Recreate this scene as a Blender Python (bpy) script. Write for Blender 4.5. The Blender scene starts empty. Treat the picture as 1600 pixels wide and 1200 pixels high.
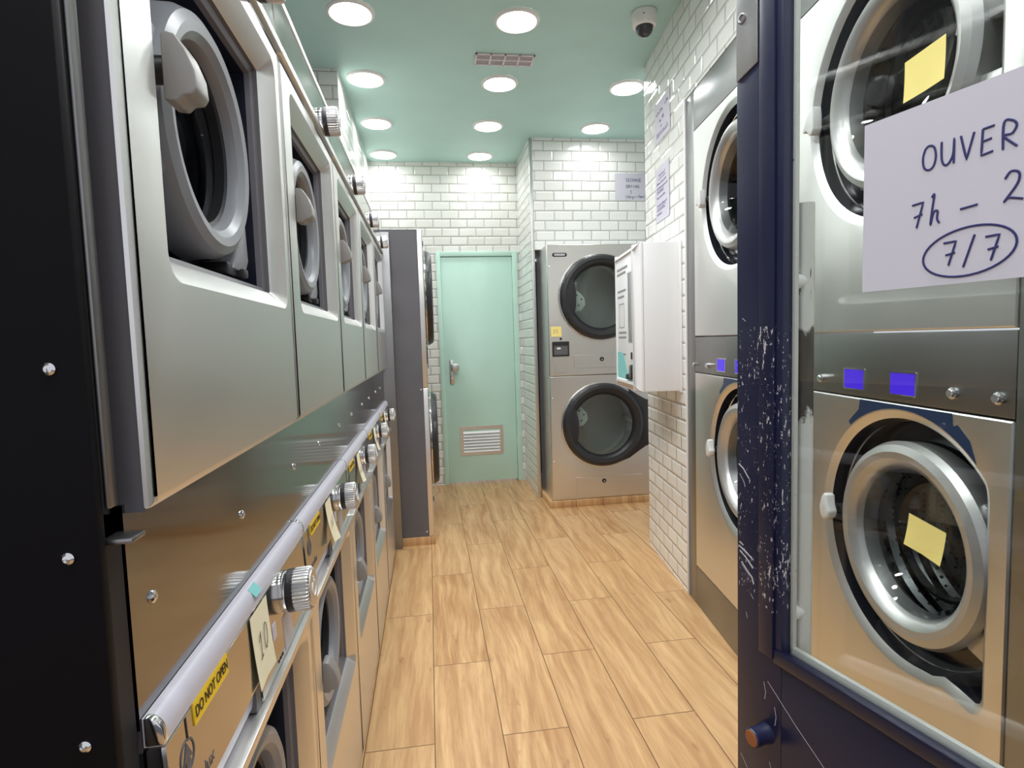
import bpy, bmesh, math, random
from mathutils import Matrix, Vector
from mathutils.geometry import tessellate_polygon
random.seed(7)
PI = math.pi
S = bpy.context.scene
COL = S.collection

# ------------------------------------------------------------------ camera
PITCH, ROLL, YAW, YR, F, EYE = 7.47717146e-02, -3.05801567e-02, 1.41906409e-01, 1.12561817e-01, 898.47, 1.26
def camera():
    cy, sy, cp, sp = math.cos(YAW), math.sin(YAW), math.cos(PITCH), math.sin(PITCH)
    fwd = Vector((sy*cp, cy*cp, -sp)); r0 = Vector((cy, -sy, 0)); u0 = r0.cross(fwd)
    right = math.cos(ROLL)*r0 + math.sin(ROLL)*u0
    up = -math.sin(ROLL)*r0 + math.cos(ROLL)*u0
    cd = bpy.data.cameras.new('camera'); cd.sensor_width = 36; cd.lens = 36*F/1600; cd.clip_start = .02
    co = bpy.data.objects.new('camera', cd); COL.objects.link(co)
    m = Matrix((right, up, -fwd)).transposed().to_4x4(); m.translation = Vector((0, 0, EYE))
    co.matrix_world = m; S.camera = co
camera()

# ------------------------------------------------------------------ world, exposure
W = bpy.data.worlds.new('dusk'); S.world = W; W.use_nodes = True
W.node_tree.nodes['Background'].inputs[0].default_value = (.60, .61, .66, 1)
W.node_tree.nodes['Background'].inputs[1].default_value = .52
S.view_settings.view_transform = 'Standard'; S.view_settings.look = 'None'
S.view_settings.gamma = 1; S.view_settings.use_curve_mapping = False
S.view_settings.exposure = 1.25
LAMP, BEAM, SPREAD = 6.0, 1.30, 2.6   # downlights: diffuser radiance, watts and spread of each beam

# ------------------------------------------------------------------ materials
def srgb(r, g, b):
    f = lambda c: (c/255/12.92 if c/255 <= .04045 else ((c/255+.055)/1.055)**2.4)
    return (f(r), f(g), f(b), 1)
def mat(name, col, rough=.5, metal=0, spec=.5, emit=None, es=0, coat=0):
    m = bpy.data.materials.new(name); m.use_nodes = True
    b = m.node_tree.nodes['Principled BSDF']
    b.inputs['Base Color'].default_value = col if len(col) == 4 else (*col, 1)
    b.inputs['Roughness'].default_value = rough; b.inputs['Metallic'].default_value = metal
    b.inputs['Specular IOR Level'].default_value = spec
    b.inputs['Coat Weight'].default_value = coat
    if emit:
        b.inputs['Emission Color'].default_value = emit; b.inputs['Emission Strength'].default_value = es
    return m
class NT:
    def __init__(s, m): s.t = m.node_tree; s.n = s.t.nodes; s.l = s.t.links; s.b = s.n.get('Principled BSDF')
    def node(s, t, **kw):
        n = s.n.new(t)
        for k, v in kw.items(): setattr(n, k, v)
        return n
    def put(s, sock, v):
        if isinstance(v, bpy.types.NodeSocket): s.l.new(v, sock)
        else: sock.default_value = v
    def math(s, op, a, b=0., c=None, clamp=False):
        n = s.node('ShaderNodeMath', operation=op, use_clamp=clamp); s.put(n.inputs[0], a); s.put(n.inputs[1], b)
        if c is not None: s.put(n.inputs[2], c)
        return n.outputs[0]
    def mix(s, f, a, b):
        n = s.node('ShaderNodeMix', data_type='RGBA'); s.put(n.inputs['Factor'], f); s.put(n.inputs[6], a); s.put(n.inputs[7], b); return n.outputs[2]
    def xyz(s):
        t = s.node('ShaderNodeTexCoord'); x = s.node('ShaderNodeSeparateXYZ'); s.l.new(t.outputs['Object'], x.inputs[0]); return t.outputs['Object'], x.outputs
    def comb(s, x, y, z):
        n = s.node('ShaderNodeCombineXYZ')
        for i, v in enumerate((x, y, z)): s.put(n.inputs[i], v)
        return n.outputs[0]
    def noise(s, v, scale, detail=3, rough=.5):
        n = s.node('ShaderNodeTexNoise'); s.put(n.inputs['Vector'], v); n.inputs['Scale'].default_value = scale
        n.inputs['Detail'].default_value = detail; n.inputs['Roughness'].default_value = rough; return n.outputs['Fac']
    def ramp(s, v, lo, hi, a=0., b=1.):
        n = s.node('ShaderNodeMapRange'); s.put(n.inputs[0], v)
        for i, q in zip((1, 2, 3, 4), (lo, hi, a, b)): n.inputs[i].default_value = q
        return n.outputs[0]
    def bump(s, h, dist, strength=1):
        n = s.node('ShaderNodeBump'); s.put(n.inputs['Height'], h); n.inputs['Distance'].default_value = dist; n.inputs['Strength'].default_value = strength
        s.l.new(n.outputs[0], s.b.inputs['Normal'])

def steel(name, col, rough, sx=4, sz=420, amp=.05, bump=.0):
    """brushed metal: fine grain runs along the object's local x"""
    m = mat(name, col, rough, 1); t = NT(m); _, o = t.xyz()
    v = t.comb(t.math('MULTIPLY', o[0], sx), t.math('MULTIPLY', o[1], sx), t.math('MULTIPLY', o[2], sz))
    n = t.noise(v, 1, 4, .6)
    big = t.noise(t.comb(o[0], o[1], o[2]), 7, 2)
    t.put(t.b.inputs['Roughness'], t.math('ADD', t.ramp(n, .3, .7, rough-amp, rough+amp), t.ramp(big, .3, .7, -.02, .02)))
    if bump: t.bump(big, bump)
    return m
def brushed_sheet(name, col, rough, aniso):
    """vertically brushed sheet of the left row: reflections smear sideways along the row"""
    m = mat(name, col, rough, 1); t = NT(m); t.put(t.b.inputs['Anisotropic'], aniso); t.put(t.b.inputs['Tangent'], t.comb(0., 1., 0.)); return m
def tiles(name, u0, v0, pw, ph, grout=.0018, bevel=.011):
    """white bevelled metro tiles on the plane local x / local z"""
    m = mat(name, srgb(236, 236, 231), .09, 0, .55); t = NT(m); _, o = t.xyz()
    zz = t.math('DIVIDE', t.math('SUBTRACT', o[2], v0), ph)
    row = t.math('FLOOR', zz); fz = t.math('MULTIPLY', t.math('FRACT', zz), ph)
    odd = t.math('MULTIPLY', t.math('FLOORED_MODULO', row, 2.), .5)
    xx = t.math('ADD', t.math('DIVIDE', t.math('SUBTRACT', o[0], u0), pw), odd)
    cx = t.math('FLOOR', xx); fx = t.math('MULTIPLY', t.math('FRACT', xx), pw)
    dx = t.math('MINIMUM', fx, t.math('SUBTRACT', pw, fx)); dz = t.math('MINIMUM', fz, t.math('SUBTRACT', ph, fz))
    d = t.math('MINIMUM', dx, dz)
    g = t.ramp(d, grout*.7, grout*1.2)
    wn = t.node('ShaderNodeTexWhiteNoise'); t.put(wn.inputs['Vector'], t.comb(cx, row, 0.))
    base = t.mix(t.math('MULTIPLY', wn.outputs[0], .5), srgb(240, 240, 235), srgb(229, 229, 222))
    t.put(t.b.inputs['Base Color'], t.mix(g, srgb(150, 150, 142), base))
    t.put(t.b.inputs['Roughness'], t.ramp(g, 0, 1, .8, .085))
    h = t.ramp(d, grout, bevel)
    tx = t.math('MULTIPLY', t.math('SUBTRACT', wn.outputs[0], .5), t.math('MULTIPLY', fx, .10))
    h2 = t.math('ADD', t.math('ADD', t.math('MULTIPLY', h, .0034), t.math('MULTIPLY', t.ramp(d, 0, grout), .0015)), t.math('MULTIPLY', tx, .12))
    h3 = t.math('ADD', h2, t.math('MULTIPLY', t.noise(t.comb(o[0], o[2], 0.), 22, 1), .0006))
    t.bump(h3, 1.0)
    return m
def planks(name):
    m = mat(name, srgb(214, 170, 116), .34, 0, .4); t = NT(m); _, o = t.xyz()
    pw, pl = .2165, .881
    xx = t.math('DIVIDE', t.math('ADD', o[0], .0305), pw); c = t.math('FLOOR', xx); fx = t.math('MULTIPLY', t.math('FRACT', xx), pw)
    yy = t.math('ADD', t.math('DIVIDE', t.math('SUBTRACT', o[1], .425), pl), t.math('MULTIPLY', t.math('FLOORED_MODULO', c, 2.), .5))
    r = t.math('FLOOR', yy); fy = t.math('MULTIPLY', t.math('FRACT', yy), pl)
    d = t.math('MINIMUM', t.math('MINIMUM', fx, t.math('SUBTRACT', pw, fx)), t.math('MINIMUM', fy, t.math('SUBTRACT', pl, fy)))
    wn = t.node('ShaderNodeTexWhiteNoise'); t.put(wn.inputs['Vector'], t.comb(c, r, 3.)); k = wn.outputs[0]
    vx = t.math('ADD', o[0], t.math('MULTIPLY', k, 31.)); vy = t.math('ADD', o[1], t.math('MULTIPLY', k, 17.))
    warp = t.noise(t.comb(t.math('MULTIPLY', vx, 5.), t.math('MULTIPLY', vy, 1.6), 0.), 1, 2)
    gx = t.math('ADD', t.math('MULTIPLY', vx, 34.), t.math('MULTIPLY', warp, 3.6))
    grain = t.noise(t.comb(gx, t.math('MULTIPLY', vy, 2.2), k), 1.0, 5, .62)
    fine = t.noise(t.comb(t.math('MULTIPLY', vx, 190.), t.math('MULTIPLY', vy, 7.), 0.), 1, 3, .6)
    blot = t.noise(t.comb(t.math('MULTIPLY', vx, 7.), t.math('MULTIPLY', vy, 2.), 4.), 1, 3)
    c1 = t.mix(t.ramp(grain, .36, .68), srgb(168, 122, 78), srgb(214, 174, 124))
    c2 = t.mix(t.math('MULTIPLY', t.ramp(blot, .5, .8), .55), c1, srgb(172, 126, 80))
    c3 = t.mix(t.ramp(fine, .52, .75, 0, .42), c2, srgb(140, 98, 58))
    c4 = t.mix(t.math('MULTIPLY', k, .30), c3, srgb(224, 188, 140))
    kn = t.noise(t.comb(t.math('MULTIPLY', vx, 17.), t.math('MULTIPLY', vy, 6.), 9.), 1, 3, .6)
    c4 = t.mix(t.ramp(kn, .66, .76, 0, .55), c4, srgb(128, 86, 48))
    g = t.ramp(d, .0009, .0018)
    t.put(t.b.inputs['Base Color'], t.mix(g, srgb(112, 82, 54), c4))
    t.put(t.b.inputs['Roughness'], t.ramp(grain, .3, .7, .40, .30))
    t.bump(t.math('ADD', t.math('MULTIPLY', g, .0012), t.math('MULTIPLY', fine, .0003)), 1)
    return m
def painted(name, col, rough=.45, blot=.04):
    m = mat(name, col, rough); t = NT(m); v, o = t.xyz()
    n = t.noise(v, 3.5, 4); c2 = tuple(min(1, c*(1-blot*2.2)) for c in col[:3])+(1,)
    t.put(t.b.inputs['Base Color'], t.mix(t.ramp(n, .35, .65), col, c2)); t.bump(t.noise(v, 160, 2), .0002)
    return m
def chipped(name, col, chip, zlo, zhi, thr=.60):
    """paint with small white chips and scratches where hands and keys hit it"""
    m = mat(name, col, .33, 0, .5); t = NT(m); v, o = t.xyz()
    a = t.noise(v, 150, 3, .7); b = t.noise(t.comb(t.math('MULTIPLY', o[0], 230.), t.math('MULTIPLY', o[1], 230.), t.math('MULTIPLY', o[2], 60.)), 1, 3, .65)
    zone = t.math('MULTIPLY', t.ramp(o[2], zlo, zlo+.10), t.ramp(o[2], zhi-.28, zhi, 1, 0))
    patch = t.noise(v, 14, 2)
    k = t.math('MAXIMUM', t.math('SUBTRACT', t.math('ADD', a, t.math('MULTIPLY', patch, .22)), thr+.215), t.math('SUBTRACT', t.math('ADD', b, t.math('MULTIPLY', patch, .22)), thr+.195))
    f = t.math('MULTIPLY', t.ramp(k, 0, .012), t.math('GREATER_THAN', zone, .25))
    t.put(t.b.inputs['Base Color'], t.mix(f, col, chip)); t.put(t.b.inputs['Roughness'], t.ramp(f, 0, 1, .33, .7))
    return m
def worn_white(name):
    m = mat(name, srgb(226, 226, 222), .4); t = NT(m); v, o = t.xyz()
    n = t.noise(v, 34, 5, .62); n2 = t.noise(t.comb(t.math('MULTIPLY', o[0], 60.), t.math('MULTIPLY', o[1], 60.), t.math('MULTIPLY', o[2], 16.)), 1, 4)
    zone = t.math('MULTIPLY', t.ramp(o[2], 1.05, 1.17), t.ramp(o[2], 1.25, 1.29, 1, 0))
    k = t.math('ADD', t.math('MULTIPLY', zone, .44), t.math('SUBTRACT', t.math('MULTIPLY', n, .5), t.math('MULTIPLY', n2, -.3)))
    f = t.ramp(k, .66, .71)
    top = t.math('MULTIPLY', t.ramp(t.noise(t.comb(t.math('MULTIPLY', o[0], 90.), t.math('MULTIPLY', o[1], 90.), t.math('MULTIPLY', o[2], 14.)), 1, 3), .60, .63), t.ramp(o[2], 1.28, 1.33))
    f2 = t.math('MAXIMUM', f, top)
    t.put(t.b.inputs['Base Color'], t.mix(f2, srgb(228, 228, 224), t.mix(n2, srgb(48, 44, 42), srgb(104, 98, 92)))); t.put(t.b.inputs['Roughness'], t.ramp(f2, 0, 1, .35, .7))
    return m
def glass(name, tint, refl=1.45):
    m = bpy.data.materials.new(name); m.use_nodes = True; t = NT(m); t.n.remove(t.b)
    out = t.n['Material Output']; tr = t.node('ShaderNodeBsdfTransparent'); tr.inputs[0].default_value = (*tint, 1)
    gl = t.node('ShaderNodeBsdfGlossy'); gl.inputs['Roughness'].default_value = .02
    lw = t.node('ShaderNodeLayerWeight'); lw.inputs[0].default_value = .5; mx = t.node('ShaderNodeMixShader'); r0 = ((refl-1)/(refl+1))**2
    fr = t.math('ADD', t.math('MULTIPLY', t.math('POWER', lw.outputs['Facing'], 5.), 1-r0), r0)
    t.l.new(fr, mx.inputs[0]); t.l.new(tr.outputs[0], mx.inputs[1]); t.l.new(gl.outputs[0], mx.inputs[2]); t.l.new(mx.outputs[0], out.inputs[0])
    return m
def perforated(name):
    m = mat(name, (.42, .43, .44), .28, 1); t = NT(m); v, o = t.xyz()
    n = t.node('ShaderNodeTexVoronoi'); n.inputs['Scale'].default_value = 60; n.inputs['Randomness'].default_value = .1; t.put(n.inputs['Vector'], v)
    t.put(t.b.inputs['Base Color'], t.mix(t.ramp(n.outputs['Distance'], .24, .30), (.01, .01, .01, 1), (.42, .43, .44, 1)))
    return m

M = dict(
    mint=painted('mint_ceiling_paint', srgb(188, 224, 216), .55, .02), door=painted('mint_door_paint', srgb(198, 233, 219), .42, .02),
    floor=planks('oak_plank_tiles'), steel=steel('brushed_steel', (.78, .775, .76), .36, amp=.02), mirror=brushed_sheet('polished_steel', (.25, .249, .246), .10, .88),
    warm=steel('dryer_steel', (.74, .72, .69), .30, 2, 200, .015, .0), panel=steel('control_steel', (.46, .45, .43), .14, amp=.02),
    dark_steel=steel('dark_steel', (.29, .29, .29), .36, amp=.02), chrome=mat('chrome', (.72, .72, .72), .12, 1), satin=mat('satin_metal', (.62, .62, .62), .32, 1),
    side=painted('charcoal_side_paint', srgb(96, 94, 98), .5, .05), endp=mat('near_black_sheet', srgb(11, 9, 13), .55, 0, .12), gap=mat('part_and_shade_black', (.008, .008, .01), .6),  # last one: black of small parts, and of backings with shade painted in
    black=mat('gloss_black_plastic', (.012, .013, .018), .16), rubber=mat('black_plastic', (.018, .018, .020), .38), navyplastic=mat('navy_well_plastic', (.014, .017, .030), .22),
    ring=mat('light_grey_plastic', srgb(136, 138, 143), .34), silver=mat('silver_ring_paint', (.52, .52, .51), .34, .75), handle=mat('warm_grey_plastic', srgb(142, 139, 136), .38), hwhite=mat('pale_handle_plastic', srgb(214, 214, 212), .3),
    rail=mat('lavender_grey_trim', srgb(200, 197, 208), .35), white=mat('white_enamel', srgb(238, 237, 237), .32), frontw=mat('white_print', srgb(234, 233, 234), .3),
    paleplate=mat('pale_grey_green', srgb(196, 208, 200), .4), liner=mat('grey_liner_plastic', srgb(104, 101, 106), .35), dryerdrum=mat('galvanised_drum', (.46, .48, .47), .4, .35), drum=perforated('drum_steel'), drumdark=mat('drum_dark', (.035, .035, .038), .25, .7), glass=glass('door_glass', (.52, .53, .53)), glassd=glass('dark_door_glass', (.72, .76, .74), 1.6), clear=glass('clear_glass', (.93, .95, .94), 1.5),
    paper=mat('white_paper', srgb(208, 205, 215), .8, 0, .2), cream=mat('cream_note_paper', srgb(240, 232, 200), .8, 0, .2), ynote=mat('yellow_note_paper', srgb(246, 226, 140), .8, 0, .2), ylabel=mat('yellow_label', srgb(246, 205, 40), .5),
    ink=mat('blue_ink', srgb(44, 44, 104), .6), blackink=mat('black_ink', srgb(24, 22, 26), .6), violet=mat('violet_ink', srgb(112, 92, 150), .6), greyink=mat('grey_print', srgb(140, 140, 142), .6), cyan=mat('teal_print', srgb(130, 200, 198), .45),
    blue=mat('blue_display', (.02, .01, .25), .2, emit=(.055, .012, .62, 1), es=.40), navydecal=mat('navy_decal', srgb(34, 52, 84), .3), screen=mat('grey_screen', srgb(150, 146, 152), .12),
    navy=chipped('chipped_navy_paint', srgb(27, 30, 60), srgb(206, 204, 204), .80, 1.34, .545), navy2=chipped('scuffed_navy_paint', srgb(23, 24, 49), srgb(186, 184, 186), .70, .80, .62), bead=chipped('glazing_bead_paint', srgb(222, 222, 218), srgb(70, 66, 64), .6, 2.0, .63), worn=worn_white('worn_white_handle'),
    brass=mat('worn_wood_brown', srgb(150, 88, 48), .5), alu=mat('aluminium', (.68, .68, .67), .35, 1), lamp=mat('lamp_diffuser', (1, 1, 1), .5, emit=(.985, .99, 1, 1), es=LAMP), lamptrim=mat('lamp_trim', srgb(236, 236, 232), .5),
    vent=painted('vent_plastic', srgb(226, 218, 220), .5, .02), ventdark=mat('vent_mesh', srgb(196, 184, 188), .7), camw=mat('camera_white', srgb(240, 238, 235), .35), dome=mat('smoked_dome', (.05, .05, .06), .06), plug=mat('grout_white', srgb(210, 210, 204), .8), grayroom=mat('grey_plaster', srgb(120, 120, 122), .9),
    pave=mat('pavement_grey', srgb(96, 96, 98), .9))

# ------------------------------------------------------------------ mesh building
def tmp_merge(dst, src):
    me = bpy.data.meshes.new('t'); src.to_mesh(me); src.free(); dst.from_mesh(me); bpy.data.meshes.remove(me)
def rrect(x0, x1, z0, z1, r, n=6):
    if not isinstance(r, (list, tuple)): r = [r]*4          # bl, br, tr, tl
    P = []
    for (cx, cz, a0, q) in ((x0+r[0], z0+r[0], PI, r[0]), (x1-r[1], z0+r[1], 1.5*PI, r[1]), (x1-r[2], z1-r[2], 0, r[2]), (x0+r[3], z1-r[3], .5*PI, r[3])):
        for i in range(n+1):
            a = a0+.5*PI*i/n; P.append((cx+q*math.cos(a), cz+q*math.sin(a)))
    return P
def circ(cx, cz, r, n=64, r2=None): return [(cx+r*math.cos(2*PI*i/n), cz+(r2 or r)*math.sin(2*PI*i/n)) for i in range(n)]
def inset(P, d):
    """move a CCW loop inward by d"""
    n = len(P); Q = []
    for i in range(n):
        a, b, c = P[i-1], P[i], P[(i+1) % n]
        e1 = Vector((b[0]-a[0], b[1]-a[1])); e2 = Vector((c[0]-b[0], c[1]-b[1]))
        if e1.length < 1e-9: e1 = e2
        if e2.length < 1e-9: e2 = e1
        e1.normalize(); e2.normalize(); n1 = Vector((-e1.y, e1.x)); n2 = Vector((-e2.y, e2.x)); m = n1+n2
        if m.length < 1e-6: m = n1
        m.normalize(); k = d/max(.5, m.dot(n1)); Q.append((b[0]+m.x*k, b[1]+m.y*k))
    return Q
class MB:
    def __init__(s): s.bm = bmesh.new()
    def box(s, x0, x1, y0, y1, z0, z1, bev=0, seg=2):
        b = bmesh.new(); bmesh.ops.create_cube(b, size=1)
        for v in b.verts: v.co = Vector((x0+(v.co.x+.5)*(x1-x0), y0+(v.co.y+.5)*(y1-y0), z0+(v.co.z+.5)*(z1-z0)))
        if bev: bmesh.ops.bevel(b, geom=b.edges[:], offset=bev, segments=seg, profile=.5, affect='EDGES')
        tmp_merge(s.bm, b); return s
    def shell(s, x0, x1, y0, y1, z0, z1, t=.004):
        """cabinet open at the front: two sides, top, bottom, back"""
        s.box(x0, x0+t, y0, y1, z0, z1).box(x1-t, x1, y0, y1, z0, z1).box(x0+t, x1-t, y0, y1, z1-t, z1).box(x0+t, x1-t, y0, y1, z0, z0+t).box(x0+t, x1-t, y1-t, y1, z0+t, z1-t); return s
    def loop(s, pts): return [s.bm.verts.new(p) for p in pts]
    def strip(s, A, B, closed=True):
        n = len(A)
        for i in range(n if closed else n-1):
            j = (i+1) % n
            try: s.bm.faces.new((A[i], A[j], B[j], B[i]))
            except ValueError: pass
    def fill(s, *loops):
        """flat face with holes: first loop outside, the others holes"""
        vs = [v for L in loops for v in L]
        for t in tessellate_polygon([[v.co for v in L] for L in loops]):
            try: s.bm.faces.new([vs[k] for k in t])
            except ValueError: pass
        return s
    def prism(s, P, y0, y1, f=None, bev=0, seg=2):
        """outline P in local x/z, extruded along y; f maps (x,y,z) to another frame"""
        f = f or (lambda x, y, z: (x, y, z)); b = bmesh.new()
        A = [b.verts.new(f(x, y0, z)) for x, z in P]; B = [b.verts.new(f(x, y1, z)) for x, z in P]
        b.faces.new(A); b.faces.new(B[::-1]); n = len(P)
        for i in range(n): b.faces.new((A[i], B[i], B[(i+1) % n], A[(i+1) % n]))
        if bev:
            bmesh.ops.recalc_face_normals(b, faces=b.faces[:])
            ed = [e for e in b.edges if len(e.link_faces) == 2 and e.calc_face_angle(0) > .5]
            bmesh.ops.bevel(b, geom=ed, offset=bev, segments=seg, profile=.5, affect='EDGES', clamp_overlap=True)
        tmp_merge(s.bm, b); return s
    def plate(s, outer, hole, oprof, iprof, f=None):
        """sheet facing -y at y=0 with a hole; profiles are (inset, y) steps going back"""
        f = f or (lambda x, y, z: (x, y, z))
        L = [s.loop([f(x, y, z) for x, z in (inset(outer, d) if d else outer)]) for d, y in oprof]
        for a, b in zip(L, L[1:]): s.strip(a, b)
        if hole:
            K = [s.loop([f(x, y, z) for x, z in (inset(hole, d) if d else hole)]) for d, y in iprof]
            for a, b in zip(K, K[1:]): s.strip(a, b)
            s.fill(L[0], K[0])
        else: s.fill(L[0])
        return s
    def lathe(s, c, prof, n=48, axis='y', cap0=False, cap1=False):
        """profile of (radius, depth) turned about an axis through c"""
        R = []
        for r, d in prof:
            pts = []
            for i in range(n):
                a = 2*PI*i/n; p, q = r*math.cos(a), r*math.sin(a)
                o = {'y': (p, d, q), 'z': (p, q, d), 'x': (d, p, q)}[axis]; pts.append((c[0]+o[0], c[1]+o[1], c[2]+o[2]))
            R.append(s.loop(pts))
        for a, b in zip(R, R[1:]): s.strip(a, b)
        if cap0: s.bm.faces.new(R[0])
        if cap1: s.bm.faces.new(R[-1])
        return s
    def ribbed(s, c, r, dr, prof, n=36):
        """ribbed knob: radius alternates round the axis; profile is (radius offset, y)"""
        R = []
        for o, d in prof: R.append(s.loop([(c[0]+(r+o-(dr if i % 4 > 1 else 0))*math.cos(2*PI*i/(4*n)), c[1]+d, c[2]+(r+o-(dr if i % 4 > 1 else 0))*math.sin(2*PI*i/(4*n))) for i in range(4*n)]))
        for a, b in zip(R, R[1:]): s.strip(a, b)
        s.bm.faces.new(R[-1]); return s
    def tube(s, path, r, n=12, closed=False):
        P = [Vector(p) for p in path]; R = []
        for i, p in enumerate(P):
            a = P[max(0, i-1)]; b = P[min(len(P)-1, i+1)]; t = (b-a).normalized()
            u = t.orthogonal().normalized() if not R else (lastu - t*lastu.dot(t)).normalized()
            lastu = u; w = t.cross(u)
            R.append(s.loop([p+r*(math.cos(2*PI*k/n)*u+math.sin(2*PI*k/n)*w) for k in range(n)]))
        for a, b in zip(R, R[1:]): s.strip(a, b)
        s.bm.faces.new(R[0]); s.bm.faces.new(R[-1][::-1]); return s
    def xf(s, m):
        bmesh.ops.transform(s.bm, matrix=m, verts=s.bm.verts[:]); return s
    def build(s, name, m, parent=None, sharp=26):
        bm = s.bm; bmesh.ops.recalc_face_normals(bm, faces=bm.faces[:])
        lim = math.radians(sharp)
        for fc in bm.faces: fc.smooth = True
        for e in bm.edges: e.smooth = len(e.link_faces) == 2 and e.calc_face_angle(0) < lim
        me = bpy.data.meshes.new(name); bm.to_mesh(me); bm.free(); me.materials.append(m)
        o = bpy.data.objects.new(name, me); COL.objects.link(o); o.parent = parent; return o
def thing(name, label, cat, loc=(0, 0, 0), rz=0, group=None):
    o = bpy.data.objects.new(name, None); o.empty_display_size = .1; COL.objects.link(o)
    o.location = loc; o.rotation_euler = (0, 0, rz); return tag(o, label, cat, group)
def tag(o, label, cat, group=None):
    o['label'] = label; o['category'] = cat
    if group: o['group'] = group
    return o
def struct(o): o['kind'] = 'structure'; return o
def at(o, loc, rz=0): o.location = loc; o.rotation_euler = (0, 0, rz); return o
def copy_tree(o, parent=None):
    c = o.copy(); COL.objects.link(c); c.parent = parent
    for ch in list(o.children): copy_tree(ch, c)
    return c
def text(name, s, size, m, parent, loc, rot=(PI/2, 0, 0), ext=.0003, align='CENTER', sx=1):
    cu = bpy.data.curves.new(name, 'FONT'); cu.body = s; cu.size = size; cu.align_x = align; cu.align_y = 'CENTER'; cu.extrude = ext; cu.materials.append(m)
    o = bpy.data.objects.new(name, cu); COL.objects.link(o); o.parent = parent; 
    dg = bpy.context.evaluated_depsgraph_get(); me = bpy.data.meshes.new_from_object(o.evaluated_get(dg)); bpy.data.objects.remove(o); bpy.data.curves.remove(cu)
    o = bpy.data.objects.new(name, me); COL.objects.link(o); o.parent = parent; o.location = loc; o.rotation_euler = rot; o.scale = (sx, 1, 1); return o
# handwriting: pen strokes on a 0..1 letter box
GL = {
 'O': [[(.5, 1), (.2, .9), (.03, .55), (.12, .15), (.45, 0), (.8, .12), (.95, .5), (.82, .88), (.5, 1)]], 'U': [[(.05, 1), (.08, .3), (.3, .02), (.6, .08), (.85, .4), (.9, 1), (.9, 0)]],
 'V': [[(.05, 1), (.45, 0), (.9, 1)]], 'E': [[(.15, 1), (.1, 0), (.8, .06)], [(.12, .52), (.7, .56)], [(.15, 1), (.85, 1.02)]], 'R': [[(.1, 0), (.12, 1), (.6, 1), (.85, .78), (.6, .52), (.12, .5), (.9, 0)]],
 'T': [[(0, 1), (1, 1)], [(.5, 1), (.48, 0)]], '7': [[(.1, .98), (.9, 1.0), (.45, 0)], [(.25, .45), (.85, .52)]], 'h': [[(.2, 1.1), (.38, 1.2), (.25, .6), (.15, 0), (.35, .48), (.62, .5), (.6, .2), (.75, 0)]],
 '-': [[(.1, .5), (.95, .56)]], '2': [[(.1, .78), (.35, 1), (.7, .9), (.65, .55), (.1, .02), (.3, .12), (.9, 0)]], '/': [[(.1, -.15), (.75, 1.15)]], 'S': [[(.85, .9), (.5, 1), (.15, .78), (.5, .52), (.82, .25), (.5, 0), (.1, .1)]],
 'C': [[(.88, .85), (.5, 1), (.12, .6), (.25, .1), (.6, 0), (.9, .15)]], 'H': [[(.1, 1), (.1, 0)], [(.88, 1), (.88, 0)], [(.1, .5), (.88, .5)]], 'A': [[(.05, 0), (.5, 1), (.92, 0)], [(.22, .38), (.75, .38)]],
 'G': [[(.88, .85), (.5, 1), (.12, .6), (.25, .1), (.6, 0), (.9, .2), (.9, .48), (.55, .48)]], 'D': [[(.12, 0), (.12, 1), (.6, .95), (.9, .5), (.6, .05), (.12, 0)]], 'Y': [[(.05, 1), (.5, .5), (.92, 1)], [(.5, .5), (.48, 0)]],
 'I': [[(.5, 1), (.5, 0)]], 'N': [[(.1, 0), (.12, 1), (.85, 0), (.88, 1)]], '(': [[(.65, 1.1), (.35, .5), (.65, -.15)]], ')': [[(.35, 1.1), (.65, .5), (.35, -.15)]], '4': [[(.6, 1), (.1, .35), (.9, .38)], [(.65, .7), (.6, 0)]],
 'k': [[(.15, 1), (.15, 0)], [(.7, .6), (.15, .3), (.75, 0)]], 'g': [[(.75, .55), (.4, .6), (.15, .3), (.45, .05), (.75, .3), (.75, -.3), (.3, -.35)]], 's': [[(.75, .5), (.3, .55), (.7, .2), (.2, .02)]], 'm': [[(.05, 0), (.1, .55), (.4, .5), (.45, 0), (.55, .5), (.85, .45), (.9, 0)]],
 'n': [[(.1, 0), (.12, .55), (.6, .55), (.8, .3), (.82, 0)]], '1': [[(.2, .7), (.6, 1), (.5, 0)], [(.25, -.02), (.8, .04)]], '0': [[(.5, 1), (.15, .7), (.15, .25), (.45, 0), (.82, .3), (.85, .75), (.5, 1)]], '5': [[(.85, 1), (.25, 1), (.2, .58), (.6, .6), (.85, .3), (.5, 0), (.1, .1)]],
 '9': [[(.8, .8), (.45, 1), (.2, .72), (.5, .5), (.82, .8), (.7, 0)]], '8': [[(.5, .52), (.2, .78), (.5, 1), (.8, .78), (.5, .52), (.15, .22), (.5, 0), (.85, .22), (.5, .52)]], '6': [[(.8, 1), (.3, .6), (.18, .2), (.5, 0), (.8, .25), (.5, .5), (.22, .3)]],
 'v': [[(.5, 1), (.5, 0)], [(.2, .3), (.5, 0), (.8, .3)]], ' ': [], '.': [[(.4, 0), (.5, .06)]], 'L': [[(.15, 1), (.12, 0), (.8, .03)]], 'M': [[(.05, 0), (.15, 1), (.5, .4), (.85, 1), (.92, 0)]]}
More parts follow.
